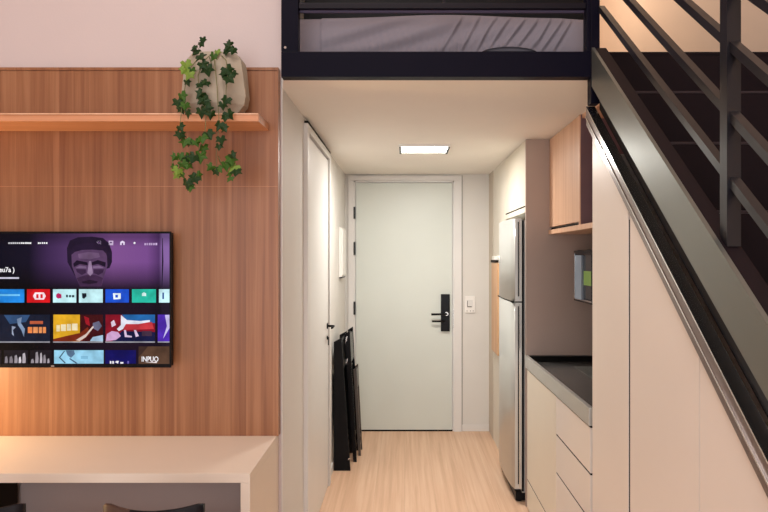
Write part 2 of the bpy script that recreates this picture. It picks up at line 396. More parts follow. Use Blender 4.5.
# application tiles
A0, A1 = 289.2, 302.6
t = picture('application_tile', [((28, 128, 212), [(-2, A0), (24.3, A1)]), ((110, 190, 235), [(-2, 294.2), (20, 296)])])
picture('application_tile', [((28, 128, 212), [(-32, A0), (-5, A1)])])
t = picture('application_tile', [((205, 18, 26), [(27, A0), (50, A1)]), ((245, 215, 220), [(33, 296), (35, 292.4), (44, 292.4), (46, 296), (44, 299.6), (35, 299.6)]), ((205, 18, 26), [(36.4, 294.2), (38.6, 298.2)]), ((205, 18, 26), [(40.6, 294.2), (42.8, 298.2)])])
t = picture('application_tile', [((186, 226, 232), [(53, A0), (76.3, A1)]), ((180, 30, 90), [(56.4, 294.4), (58.2, 293), (61.5, 294.4), (61.5, 298), (58, 298.6), (56.2, 297)])])
dashes('tile_text', 63.2, 73, 296, 2.6, 2.9, (40, 60, 70))
t = picture('application_tile', [((186, 226, 232), [(79, A0), (102.8, A1)]), ((20, 26, 40), [(82, 293.2), (86.4, 293.2), (86.6, 296.4), (84.2, 298.8), (82.4, 298)])])
t = picture('application_tile', [((24, 76, 196), [(105.5, A0), (129, A1)]), ((225, 235, 245), [(113, 293.2), (120.8, 293.2), (120.8, 299), (113.6, 299.4)]), ((24, 76, 196), [(115.4, 294.8), (118, 297.6)])])
t = picture('application_tile', [((38, 184, 160), [(132, A0), (156, A1)]), ((210, 240, 235), [(142, 293.4), (144, 292.2), (146.2, 293.4), (146.2, 296), (142, 296)])])
t = picture('application_tile', [((190, 228, 235), [(159, A0), (169.6, A1)]), ((20, 60, 130), [(162.4, 292.6), (164, 292.6), (164, 299), (162.4, 299)])])
# poster tiles
P0, P1 = 314.6, 341.6
g = (150, 150, 158)
picture('poster_tile', [((16, 24, 44), [(-6, P0), (50, P1)]), ((46, 76, 116), [(4, 315), (30, 315), (26, 322), (10, 324)]), ((120, 140, 170), [(17, 319), (22, 317), (21, 323), (25, 329), (24, 337), (21.5, 330), (18, 325)]), ((150, 160, 185), [(12, 326), (16, 327), (13, 330), (14, 336), (12, 334)]), ((190, 92, 60), [(30, 321), (43, 324)]), ((230, 130, 70), [(28, 327), (32.4, 333)]), ((238, 150, 92), [(33.4, 327), (38, 333)]), ((238, 150, 92), [(39, 327), (42, 333)]), ((230, 140, 80), [(43, 327), (46, 333)]), (g, [(-6, 341.4), (50, 342.6)])])
picture('poster_tile', [((214, 160, 34), [(53.4, P0), (80, P1)]), ((60, 10, 16), [(80, P0), (103, P1)]), ((235, 215, 165), [(56.5, 325), (60, 331.4)]), ((235, 220, 180), [(61, 324.4), (66, 331)]), ((235, 220, 180), [(67, 324), (71, 330.6)]), ((235, 220, 180), [(72, 323.6), (77.6, 330.4)]), ((120, 40, 20), [(53.4, 339), (66, 336), (80, 333), (88, 327), (90, 334), (82, 341), (53.4, 341.6)]), ((150, 20, 34), [(84, 316), (89, 318), (90, 326), (86, 324)]), ((96, 96, 120), [(93, 323), (99, 321), (102, 326), (98, 331), (93, 328)]), ((210, 190, 180), [(76, 340), (86, 334), (93, 326), (94, 327), (86, 337), (80, 341)]), ((160, 190, 214), [(90, 341), (93, 337), (103, 335), (103, 341.4)]), (g, [(53.4, 341.4), (103, 342.6)])])
picture('poster_tile', [((128, 14, 34), [(105.6, P0), (155, P1)]), ((30, 96, 160), [(122, P0), (155, P0), (155, 323), (128, 322)]), ((16, 20, 60), [(112, 341.6), (122, 331), (155, 332), (155, 341.6)]), ((190, 52, 60), [(123, 324), (152, 322), (154, 329), (124, 330)]), ((225, 225, 240), [(121, 315), (127, 320), (140, 321), (150, 320), (150, 322), (138, 324), (126, 324), (123, 329), (119, 331), (117, 329), (121, 325)]), ((190, 150, 190), [(106, 341), (107, 334), (112, 331), (118, 332), (121, 336), (116, 340)]), ((220, 200, 220), [(111, 322), (114, 320), (116, 325), (112, 327)]), ((214, 190, 220), [(124, 330), (126, 330), (127, 335), (132, 336), (132, 337.4), (125, 337)]), ((214, 190, 220), [(134, 330), (136, 330), (139, 336), (136, 337)]), ((60, 40, 60), [(142, 331), (152, 336)]), (g, [(105.6, 341.4), (155, 342.6)])])
picture('poster_tile', [((76, 40, 168), [(157.8, P0), (169.6, P1)]), ((200, 190, 235), [(165, 315), (169.6, 314.8), (169.6, 328), (166, 334), (163, 339), (167, 326)]), (g, [(157.8, 341.4), (169.6, 342.6)])])
Q0, Q1 = 350.2, 363.6
def bits(x0, x1):
    L = [((26, 22, 30), [(x0, Q0), (x1, Q1)])]
    x = x0+.8
    while x < x1-3.5:
        hh = R.uniform(3.5, 11); wv = R.uniform(1.8, 3.6); v = R.randint(120, 235)
        L.append(((v, v-8, v), [(x, Q1-.6), (x+.4, Q1-hh), (x+wv*.7, Q1-hh-1), (x+wv, Q1-hh*.5), (x+wv*.9, Q1-.6)])); x += wv+R.uniform(.6, 1.6)
    return L
picture('poster_tile', bits(4, 28)); picture('poster_tile', bits(30.2, 51.6)); picture('poster_tile', bits(-22, 1.5))
picture('poster_tile', [((142, 196, 222), [(54.2, Q0), (103.6, Q1)]), ((30, 50, 74), [(59, 357.5), (64, 351), (65.2, 351), (60.4, 357.4), (66, 363), (64.8, 363.2)]), ((84, 110, 138), [(66, 350.4), (74, 350.4), (75, 354), (71, 358), (67.5, 355)]), ((50, 76, 106), [(70, 358), (78, 363.4), (76, 363.4), (69.4, 359)]), ((116, 168, 196), [(81, 356), (88, 359)])])
picture('poster_tile', [((14, 12, 88), [(105.4, Q0), (136, Q1)]), (W, [(110, 361), (111.4, 363.6)]), (W, [(112.4, 361), (114, 363.6)]), (W, [(115, 362), (117, 360.8), (119, 361), (118, 363.6)]), (W, [(120.4, 362), (123.4, 363.6)]), ((100, 90, 170), [(127.4, 361), (129, 363.6)])])
picture('poster_tile', [((82, 58, 44), [(138.6, 346.4), (169.6, Q1+.6)]), ((56, 38, 34), [(138.6, 346.4), (148, 346.4), (141, 355), (138.6, 357)]), ((225, 215, 215), [(145, 362.4), (157, 361.8), (157, 363)])])
text('poster_text', 'INPUO', 141.6, 361.4, 5.2, W, sx=.78)
bobj('standby_light', 'silver', tv, (tx(51.5), tx(54.5), YT-.0028, YT-.0021, tz(366.4), tz(365.4)))

# potted ivy -------------------------------------------------------------
pc = Vector((P(215.5, 0, 2.40).x, 2.405, 2.0096))
iv = thing('potted_ivy', 'trailing green ivy in a faceted stone-coloured pot on the wood shelf', 'potted plant', pc)
prof = [(.088, 0), (.124, .045), (.131, .080), (.120, .185), (.114, .215), (.092, .243)]
bm = B(); rings = []
NS = 8
for i, (r, z) in enumerate(prof + [(.080, .243), (.078, .205)]):
    rings.append([bm.verts.new(pc + Vector((r*math.cos(2*math.pi*(k+(.5 if i in (1, 2) else .42))/NS)*1.02, r*.62*math.sin(2*math.pi*(k+(.5 if i in (1, 2) else .42))/NS), z))) for k in range(NS)])
bm.faces.new(rings[0][::-1])
for a, b in zip(rings, rings[1:]):
    for k in range(NS):
        bm.faces.new((a[k], a[(k+1) % NS], b[(k+1) % NS]));  bm.faces.new((a[k], b[(k+1) % NS], b[k]))
bm.faces.new(rings[-1])
obj('pot', bm, 'pot', iv)
bm = B(); prism(bm, [(pc.x+.066*math.cos(a*math.pi/6), pc.y+.04*math.sin(a*math.pi/6)) for a in range(12)], 'Z', pc.z+.206, pc.z+.232); obj('soil', bm, 'soil', iv)
def ivp(px, py, dy=0):
    Y = 2.312 if py < 112 else 2.285
    if py < 56: Y = 2.36
    return P(px, py, Y+dy)
vines = {
 0: [(203, 58), (197, 60), (190, 68), (186, 82), (183, 98), (181, 115), (180, 128), (184, 140), (190, 143)],
 1: [(209, 56), (203, 62), (198, 76), (199, 90), (203, 102), (206, 116), (205, 134), (199, 150), (188, 162), (183, 172), (186, 183)],
 2: [(214, 54), (215, 66), (217, 86), (218, 104), (219, 118), (218, 136), (216, 156), (217, 170), (217, 178)],
 3: [(220, 54), (226, 60), (228, 74), (226, 90), (226, 104), (229, 115)],
 4: [(218, 156), (222, 164), (228, 167), (233, 170)],
 5: [(190, 162), (182, 160), (175, 158), (172.5, 151)],
 6: [(206, 55), (200, 52), (197, 46), (202, 40)],
 7: [(221, 55), (226, 50), (230, 46)],
 8: [(173, 152), (172.5, 160), (174, 170), (180, 172)],
}
leaves = {
 0: [(186, 64, 12, 2), (189, 74, 11, 2), (184, 70, 9, 2), (192, 70, 8, 1), (187, 82, 8, 0), (182, 96, 11, 1), (178, 102, 12, 0), (185, 105, 10, 1), (181, 109, 9, 0), (187, 113, 9, 0), (180, 127, 10, 0), (180, 134, 11, 0), (185, 141, 12, 1), (189, 142, 8, 0)],
 1: [(203, 64, 11, 0), (207, 69, 13, 0), (200, 84, 9, 0), (206, 82, 9, 0), (201, 94, 11, 0), (204, 101, 12, 0), (200, 100, 9, 0), (206, 109, 14, 0), (201, 112, 11, 0), (211, 114, 10, 0), (208, 134, 13, 0), (202, 138, 12, 1), (196, 142, 9, 1), (203, 148, 11, 1), (200, 156, 13, 1), (194, 157, 12, 0), (188, 158, 11, 1), (183, 164, 10, 1), (178, 170, 11, 2), (180, 174, 9, 1), (187, 183, 12, 0), (194, 178, 12, 0), (198, 175, 10, 1), (190, 187, 9, 1), (188, 165, 9, 1)],
 2: [(213, 56, 9, 1), (217, 52, 8, 2), (219, 125, 11, 0), (224, 128, 9, 0), (221, 139, 10, 0), (219, 146, 8, 0), (211, 167, 9, 1), (216, 171, 9, 0), (219, 169, 8, 1)],
 3: [(228, 70, 13, 0), (229, 78, 12, 0), (224, 74, 9, 0), (233, 73, 9, 0), (226, 100, 11, 0), (223, 105, 9, 0), (229, 114, 11, 0), (225, 117, 9, 0)],
 4: [(226, 165, 11, 1), (231, 159, 12, 1), (232, 155, 9, 0), (234, 167, 12, 2), (236, 171, 11, 0), (230, 172, 10, 1), (230, 178, 8, 1)],
 5: [(186, 158, 10, 0), (180, 156, 9, 1), (175, 157, 8, 1)],
 6: [(201, 43, 9, 0), (203, 39, 7, 0), (196, 51, 10, 0), (200, 56, 11, 0), (194, 47, 7, 0)],
 7: [(229, 47, 11, 0), (233, 50, 9, 0), (226, 51, 9, 0), (230, 43, 7, 0)],
 8: [(174, 167, 8, 1), (176, 175, 8, 2)],
}
shape = [(0, -.12), (.20, -.42), (.46, -.34), (.38, -.06), (.58, .16), (.26, .20), (0, .66), (-.26, .20), (-.58, .16), (-.38, -.06), (-.46, -.34), (-.20, -.42)]
for k in vines:
    bm = B(); pts = [ivp(x, y, R.uniform(-.004, .004)) for x, y in vines[k]]
    pts = [pts[0] + Vector((0, .03, -.02))] + pts
    tube(bm, pts, .0022, 6, r2=.0011); v = obj('vine', bm, 'stem', iv)
    bm = B()
    for (x, y, s, tone) in leaves[k]:
        c = ivp(x, y, R.uniform(-.028, -.006)); S = s*1.0/F*2.3
        rz = R.uniform(-.8, .8) + math.pi
        mtx = Matrix.Translation(c) @ Matrix.Rotation(R.uniform(-.6, .6), 4, 'Z') @ Matrix.Rotation(math.pi/2+R.uniform(-.55, .35), 4, 'X') @ Matrix.Rotation(rz, 4, 'Z')
        ctr = bm.verts.new(mtx @ Vector((0, 0, S*.10)))
        vs = [bm.verts.new(mtx @ Vector((a*S, b*S, -S*.22*abs(a)+R.uniform(-.05, .05)*S))) for a, b in shape]
        bk = [bm.verts.new(mtx @ Vector((a*S, b*S, -S*.22*abs(a)-.0006-.05*S))) for a, b in shape]; cb = bm.verts.new(mtx @ Vector((0, 0, S*.10-.0008)))
        for i in range(12):
            j = (i+1) % 12
            for f in (bm.faces.new((ctr, vs[i], vs[j])), bm.faces.new((cb, bk[j], bk[i])), bm.faces.new((vs[i], bk[i], bk[j], vs[j]))): f.material_index = tone
        tube(bm, [mtx @ Vector((0, -.12*S, 0)), mtx @ Vector((0, -.3*S, -.004)), c + Vector((R.uniform(-.004, .004), .012, .008))], .0008, 4, 3)
    obj('foliage', bm, ['leaf_dark', 'leaf_mid', 'leaf_light', 'stem'], v)

# desk --------------------------------------------------------------------
dt = .75; yf = 2.068
dk = thing('desk', 'long beige laminate desk below the wall television', 'desk', (-1.7, 2.28, 0))
bobj('desk_top', 'desk_lam', dk, (XW+.03, -.515, yf, YW-.002, dt-.031, dt), bev=.0015)
bobj('side_panel', 'desk_lam', dk, (-.547, -.515, yf, YW-.002, 0, dt-.0312), bev=.0015)
bobj('side_panel', 'desk_lam', dk, (XW+.03, XW+.06, yf, YW-.002, 0, dt-.0312), bev=.0015)
bobj('desk_shade_panel', 'under_desk_shade', dk, (-1.56, -.5475, YW-.02, YW-.002, .02, dt-.0312))  # added panel; its taupe colour carries the shade under the desk
dp = thing('drawer_pedestal', 'dark brown drawer unit under the left end of the desk', 'drawer unit', (-1.9, 2.3, 0))
X1 = P(16, 0, 2.50).x
bobj('body', 'dark_brown', dp, (X1-.42, X1, 2.30, YW-.03, .05, dt-.033), (X1-.40, X1-.02, 2.33, YW-.05, 0, .05))
for a, b in ((.07, .27), (.28, .48), (.49, .70)):
    q = bobj('drawer', 'dark_brown', dp, (X1-.417, X1-.003, 2.285, 2.2995, a, b), bev=.002)
    bobj('drawer_pull', 'black_metal', q, (X1-.26, X1-.16, 2.272, 2.2848, b-.04, b-.03), bev=.002)

# dining chairs tucked under the desk
def desk_chair(cx, label, mback, lw=.30):
    cy = 1.845; top = .787
    t = thing('desk_chair', label, 'chair', (cx, cy, 0), 'chairs pushed in at the desk')
    # curved back rest
    def back(m, u0, u1, off=0, bulge=0):
        bm = B(); N = 16; rows = []
        for i in range(N+1):
            u = u0+(u1-u0)*i/N
            x = cx+u*lw/2; y = cy-.145+.040*u*u-off
            tz_ = top-.011*(1-u*u) - (.006*max(0, abs(u)-.96)/.04)
            rows.append([bm.verts.new((x, y-.008, top-.15)), bm.verts.new((x, y-.011, tz_-.003)), bm.verts.new((x, y, tz_)), bm.verts.new((x, y+.010, tz_-.003)), bm.verts.new((x, y+.012, top-.15))])
        for a, b in zip(rows, rows[1:]):
            for k in range(5): bm.faces.new((a[k], a[(k+1) % 5], b[(k+1) % 5], b[k]))
        bm.faces.new(rows[0]); bm.faces.new(rows[-1][::-1])
        return bm
    obj('backrest', back(mback, -1, 1), mback, t, True)
    bm = B(); box(bm, cx-.19, cx+.19, cy-.13, cy+.23, .435, .47, .014); obj('seat', bm, 'seat_black', t)
    for s in (-1, 1):
        bm = B(); tube(bm, [(cx+s*.13, cy-.125, .63), (cx+s*.155, cy-.115, .45), (cx+s*.175, cy-.15, 0)], .013, 10); obj('leg', bm, 'chair_wood', t)
        bm = B(); tube(bm, [(cx+s*.155, cy+.18, .44), (cx+s*.175, cy+.21, 0)], .013, 10); obj('leg', bm, 'chair_wood', t)
    return t
YC = 1.70
desk_chair(P(148.5, 0, YC).x, 'chair under the desk with dark wood at one end of its curved black backrest', 'seat_black', .278)
c1 = [o for o in bpy.data.objects if o.get('label', '').startswith('chair under')][0]
bw = [c for c in c1.children if c.name.startswith('backrest')][0]
bw.data.materials.append(M['chair_wood'])
for p in bw.data.polygons:
    if p.center.x < P(132, 0, YC).x: p.material_index = 1
desk_chair(P(-33, 0, YC).x, 'black chair at the far left end of the desk, mostly out of view', 'seat_black', .262)

# ------------------------------------------------------------------ corridor things
bx0, bx1 = 4.72, 4.99
bb = thing('breaker_box', 'white rectangular breaker box cover on the corridor wall', 'breaker box', (XL, 4.85, 1.32))
bobj('box', 'plate_white', bb, (XL+.0005, XL+.022, bx0, bx1, 1.315, 1.695), bev=.004)
bobj('cover', 'plate_white', bb, (XL+.0222, XL+.030, bx0+.012, bx1-.012, 1.33, 1.683), bev=.003)
bobj('latch', 'hinge_dark', bb, (XL+.004, XL+.026, bx0-.004, bx1-.02, 1.307, 1.3145))

ws = thing('wall_switch', 'small white switch and socket plate on the wall right of the entrance door', 'switch', (dx(470), YD, dz(304)))
pl = bobj('plate', 'plate_white', ws, (dx(465), dx(474.8), YD-.012, YD-.0005, dz(312.6), dz(296)), bev=.003)
bobj('rocker', 'joinery_white', ws, (dx(467.2), dx(472.6), YD-.017, YD-.0122, dz(307), dz(299.6)), bev=.002)
for x in (466.8, 470.3, 473): bm = B(); cyl(bm, (dx(x), YD-.0135, dz(310.8)), .004, 'Y', .001, 10); obj('hole', bm, 'brown_metal', pl)
bm = B(); box(bm, dx(467), dx(467.6), YD-.0178, YD-.0171, dz(306), dz(300.5))
box(bm, dx(467), dx(471.5), YD-.0178, YD-.0171, dz(307), dz(306.2))
obj('rocker_mark', bm, 'brown_metal', ws)

cl = thing('ceiling_light', 'bright square white LED panel in the corridor ceiling', 'ceiling light', (.125, 4.0, ZC-.012))
lx0, lx1, ly0, ly1 = -.022, .27, 3.83, 4.06
bobj('frame', 'plate_white', cl, (lx0-.012, lx0, ly0-.012, ly1+.012, ZC-.014, ZC-.0005), (lx1, lx1+.012, ly0-.012, ly1+.012, ZC-.014, ZC-.0005),
     (lx0, lx1, ly0-.012, ly0, ZC-.014, ZC-.0005), (lx0, lx1, ly1, ly1+.012, ZC-.014, ZC-.0005))
bobj('diffuser', 'lamp', cl, (lx0+.002, lx1-.002, ly0+.002, ly1-.002, ZC-.010, ZC-.0005))
for x in (lx0-.010, lx1-.002): bobj('clip', 'hinge_dark', cl, (x, x+.012, ly0, ly1, ZC-.022, ZC-.0145))

# folded chairs leaning against the left wall
def folding_chair(label, y0, w_, poly, m, pale_spots=()):
    """flat folded chair with board side frames; poly = outline of the side frame (distance from wall, height)"""
    t = thing('folding_chair', label, 'folding chair', (XL+.08, y0+w_/2, 0), 'folded chairs leaning on the corridor wall')
    (b0, _), (b1, _), (t1, h1), (t0, h0) = poly
    def side(z): return (b0+(t0-b0)*z/h0, b1+(t1-b1)*z/h1)
    def slab(name, z0, z1, f0, f1, ya, yb, mm=m, par=t):
        q = []
        for z, k in ((z0, 0), (z0, 1), (z1, 1), (z1, 0)):
            a, b = side(z); q.append((XL+a+(b-a)*(f1 if k else f0), z))
        bm = B(); prism(bm, q, 'Y', ya, yb); return obj(name, bm, mm, par)
    for ya in (y0, y0+w_-.016):
        bm = B(); prism(bm, [(XL+a, z) for a, z in poly], 'Y', ya, ya+.016); obj('side_frame', bm, m, t)
    ya, yb = y0+.0163, y0+w_-.0163
    slab('backrest', h1*.76, h1*.97, .62, .95, ya, yb); slab('seat', h1*.26, h1*.72, .30, .62, ya, yb)
    slab('stretcher', h1*.08, h1*.11, .4, .7, ya, yb); slab('stretcher', h1*.17, h1*.20, .4, .7, ya, yb)
    for x, z, hh in pale_spots:
        bm = B(); prism(bm, [(XL+x, z), (XL+x+.012, z+hh*.4), (XL+x+.016, z+hh), (XL+x+.004, z+hh*.8)], 'Y', y0-.004, y0-.0003); obj('hinge', bm, 'silver', t)  # silver chips stand in for the pale see-through handle gaps
folding_chair('black folded chair nearest the camera leaning on the corridor wall', 4.26, .40, [(.014, 0), (.128, 0), (.066, .912), (.014, .885)], 'black_plastic', [(.112, .075, .016)])
folding_chair('tallest black folded chair, in the middle of the leaning stack', 4.44, .28, [(.133, 0), (.158, 0), (.108, .94), (.070, .915)], 'black_gloss', [(.076, .85, .055), (.080, .70, .045)])
folding_chair('lowest brownish-black folded chair, outermost and nearest the entrance door', 4.58, .16, [(.160, 0), (.178, 0), (.145, .655), (.122, .635)], 'brown_metal')

# ------------------------------------------------------------------ kitchen
XF = .715
# fridge
fr = thing('refrigerator', 'tall stainless steel refrigerator with freezer door above the main door', 'refrigerator', (.95, 3.98, 0))
fy0, fy1 = 3.70, 4.29
bobj('body', 'fridge_steel', fr, (.702, XK-.02, fy0+.006, fy1-.004, .06, 1.69), bev=.005)
bobj('base', 'black_plastic', fr, (.668, XK-.03, fy0+.02, fy1-.02, .012, .059))
def fdoor(name, z0, z1):
    bm = B(); N = 14; pts = [(.700, fy1), (.662, fy1)]
    for i in range(N+1):
        u = i/N; pts.append((.652-.016*math.sin(math.pi*u)**.8+ (.006 if i in (0, N) else 0), fy1-.006-(fy1-fy0-.012)*u))
    pts += [(.660, fy0), (.700, fy0)]
    prism(bm, pts, 'Z', z0, z1)
    o = obj(name, bm, 'fridge_steel', fr)
    for p in o.data.polygons: p.use_smooth = abs(p.normal.z) < .5 and p.normal.x < -.5
    bobj('handle', 'hinge_dark', o, (.676, .683, fy0-.003, fy0-.0004, z0+.03, z1-.02)); bobj('edge_trim', 'silver', o, (.6835, .6895, fy0-.004, fy0-.0004, z0+.01, z1-.01))
    return o
bobj('gasket', 'black_plastic', fr, (.6995, .7135, fy0+.002, fy0+.0058, .07, 1.69))
ud = fdoor('freezer_door', 1.205, 1.70); fdoor('refrigerator_door', .085, 1.197)
bobj('door_gap', 'line_dark', fr, (.645, .70, fy0+.004, fy1-.004, 1.1972, 1.2048))
bm = B(); tube(bm, [(.634, 4.16, 1.425), (.633, 4.145, 1.44), (.633, 4.14, 1.46), (.6335, 4.15, 1.475)], .0035, 6); obj('badge', bm, 'plate_white', fr)
for y in (fy0+.05, fy1-.05):
    bm = B(); cyl(bm, (.69, y, 0), .02, 'Z', .0118, 14); obj('foot', bm, 'black_plastic', fr)

oc = thing('over_fridge_cabinet', 'cream cabinet under the ceiling above the refrigerator', 'cabinet', (1.0, 4.02, 1.735))
bobj('body', 'cab_cream', oc, (XF+.022, XK-.001, 3.672, 4.395, 1.735, ZC-.001))
bobj('door', 'cab_cream', oc, (XF, XF+.0215, 3.674, 4.393, 1.775, ZC-.004), bev=.0015)
bobj('finger_groove', 'line_dark', oc, (XF+.002, XF+.0215, 3.674, 4.393, 1.7662, 1.7748))
bobj('bottom_rail', 'cab_cream', oc, (XF, XF+.0215, 3.672, 4.395, 1.735, 1.766), bev=.0015)

sp_ = bobj('side_panel', 'taupe', None, (XF, XK-.001, 3.65, 3.6715, 0, ZC-.001))
sp_.name = 'tall_panel'; sp_['label'] = 'tall taupe panel standing between the refrigerator and the kitchen counter'; sp_['category'] = 'panel'
sb_ = bobj('wall_panel', 'taupe', None, (XK-.021, XK-.001, 2.40, 3.649, .94, 1.60)); sb_.name = 'splashback'
sb_['label'] = 'taupe splashback panel on the kitchen wall above the counter'; sb_['category'] = 'splashback'

# wooden upper cabinet
xu = .853
uc = thing('upper_cabinet', 'light wood upper cabinet above the kitchen counter', 'cabinet', (1.05, 3.1, 1.60))
bobj('bottom_board', 'cab_wood', uc, (xu-.006, XK-.001, 2.405, 3.649, 1.603, 1.628), bev=.001)
bobj('carcass', 'taupe', uc, (xu+.022, XK-.001, 3.03, 3.649, 1.640, ZC-.001))
bobj('door', 'cab_wood', uc, (xu, xu+.0215, 3.03, 3.647, 1.645, ZC-.004), bev=.001)
bobj('side_panel', 'plum', uc, (xu+.004, XK-.001, 3.013, 3.0295, 1.6285, ZC-.001))
bobj('edge_band', 'cab_wood', uc, (xu-.002, xu+.0038, 3.013, 3.0295, 1.6285, ZC-.002))
bobj('top_board', 'cab_wood', uc, (xu+.01, XK-.001, 2.405, 3.012, ZC-.02, ZC-.001))
bobj('shadow_gap', 'line_dark', uc, (xu+.012, XK-.01, 3.03, 3.648, 1.6285, 1.6395))

# microwave on wall brackets
mw = thing('microwave', 'black microwave with silver frame mounted under the upper cabinet', 'microwave', (1.1, 3.28, 1.222))
my0, my1, mz0, mz1 = 3.02, 3.50, 1.222, 1.510; mx = .955
bobj('casing', 'black_plastic', mw, (mx+.02, XK-.03, my0, my1, mz0, mz1), bev=.006)
dr = bobj('door', 'black_gloss', mw, (mx, mx+.0195, my0+.12, my1, mz0+.004, mz1-.004), bev=.005)
bobj('frame', 'silver', dr, (mx-.002, mx-.0002, my1-.022, my1-.010, mz0+.02, mz1-.02), (mx-.002, mx-.0002, my0+.14, my1-.022, mz0+.014, mz0+.022))
bobj('handle', 'blue_grey', dr, (mx-.016, mx-.0003, my1-.200, my1-.085, mz0+.02, mz1-.03), bev=.004)
bobj('window', 'glass_dark', dr, (mx-.003, mx-.0003, my0+.14, my1-.21, mz0+.03, mz1-.03))
bobj('window_reflection_strip', 'green_reflection', dr, (mx-.0045, mx-.0031, my0+.14, my1-.21, mz0+.10, mz0+.175)).name = 'window_reflection'  # green reflection in the glass, painted as a flat strip
bobj('control_panel', 'black_plastic', mw, (mx+.001, mx+.0195, my0, my0+.118, mz0+.004, mz1-.004), bev=.003)
for y in (my0+.08, my1-.1):
    bm = B(); box(bm, mx+.08, XK-.0215, y, y+.02, mz0-.014, mz0-.0005); box(bm, XK-.0295, XK-.0215, y, y+.02, mz0-.0005, mz0+.15); obj('wall_bracket', bm, 'black_metal', mw)

# counter with raised rim and a sunken sink
ct = thing('kitchen_counter', 'dark stone kitchen worktop with pale grey front edge', 'worktop', (1.0, 3.02, .82))
cy0, cy1 = 2.385, 3.649; ctop = .892; inn = .858
bm = B(); box(bm, XF-.006, XF+.012, cy0, cy1, .822, ctop, .002); obj('front_edge', bm, 'edge_grey', ct)
sx0, sx1, sy0, sy1 = .94, 1.20, 2.80, 3.46
bm = B()
box(bm, XF+.0122, sx0, cy0, cy1, .828, inn); box(bm, sx1, XK-.002, cy0, cy1, .828, inn); box(bm, sx0, sx1, cy0, sy0, .828, inn); box(bm, sx0, sx1, sy1, cy1, .828, inn)
obj('stone_top', bm, 'granite', ct)
bobj('rim', 'rim_black', ct, (XF+.0122, XK-.002, cy1-.03, cy1-.0005, inn+.0002, ctop), (XK-.03, XK-.002, cy0, cy1-.03, inn+.0002, ctop+.045), bev=.001)
bm = B(); t = .004; d0 = .70
box(bm, sx0+.001, sx1-.001, sy0+.001, sy1-.001, d0, d0+t)
box(bm, sx0+.001, sx0+.005, sy0+.001, sy1-.001, d0+t, inn+.002); box(bm, sx1-.005, sx1-.001, sy0+.001, sy1-.001, d0+t, inn+.002)
box(bm, sx0+.005, sx1-.005, sy0+.001, sy0+.005, d0+t, inn+.002); box(bm, sx0+.005, sx1-.005, sy1-.005, sy1-.001, d0+t, inn+.002)
sk = obj('sink', bm, 'steel', ct)
bm = B(); cyl(bm, (1.07, 3.1, d0+t+.0002), .035, 'Z', .004, 24); obj('drain', bm, 'hinge_dark', sk)

# base cabinets
def seg(o, m, parent): pass
bc = thing('base_cabinet', 'cream base cabinet with one tall door beside the refrigerator panel', 'cabinet', (1.0, 3.28, 0), 'kitchen base cabinets')
yb0, yb1 = 2.897, 3.648
def yat(px, X=XF): return F*X/(px-VX)
ym = yat(556.0)     # join between the units
bobj('carcass', 'cab_beige', bc, (XF+.022, XK-.002, ym+.001, 3.648, .05, .695)); 
bobj('plinth', 'line_dark', bc, (XF+.05, XK-.002, ym+.001, 3.648, 0, .0495))
dz1 = .814
bobj('door', 'cab_cream', bc, (XF, XF+.0215, ym+.0015, 3.615, .179, dz1), bev=.0012)
bobj('drawer', 'cab_cream', bc, (XF, XF+.0215, ym+.0015, 3.615, .012, .170), bev=.0012)
bobj('filler', 'taupe', bc, (XF+.004, XF+.0215, 3.6165, 3.648, .012, dz1))
bobj('finger_groove', 'line_dark', bc, (XF+.002, XF+.0215, ym+.0015, 3.615, .1702, .1788))
bobj('finger_groove', 'line_dark', bc, (XF+.002, XF+.0215, ym+.001, 3.648, dz1+.0003, .8215))
bd = thing('base_cabinet', 'beige base cabinet with stacked drawers next to the tall under-stair panel', 'cabinet', (1.0, 2.65, 0), 'kitchen base cabinets')
bobj('carcass', 'cab_beige', bd, (XF+.022, XK-.002, cy0+.001, ym-.001, .05, .695))
bobj('plinth', 'line_dark', bd, (XF+.05, XK-.002, cy0+.001, ym-.001, 0, .0495))
zs = []
for a, b in ((.6315, .6395), (.4515, .4595), (.2315, .2395), (dz1+.0003, .8215)): bobj('finger_groove', 'line_dark', bd, (XF+.002, XF+.0215, cy0+.001, ym-.0015, a, b))
for a, b in ((.6397, dz1), (.4597, .6313), (.2397, .4513), (.012, .2313)):
    bobj('drawer', 'cab_beige', bd, (XF, XF+.0215, cy0+.001, ym-.0015, a, b), bev=.0012)

# wooden board on the wall beyond the fridge
wb = thing('wall_board', 'narrow light wood board hanging on the wall beyond the refrigerator', 'board', (.72, 4.75, .74))
bobj('board', 'board_wood', wb, (.690, .7165, 4.60, 4.92, .735, 1.425), bev=.003)
bobj('bracket', 'dark_brown', wb, (.684, .7165, 4.66, 4.92, 1.4255, 1.445), bev=.001)
bobj('hook', 'plate_white', wb, (.686, .7165, 4.74, 4.86, 1.4455, 1.475), bev=.004)

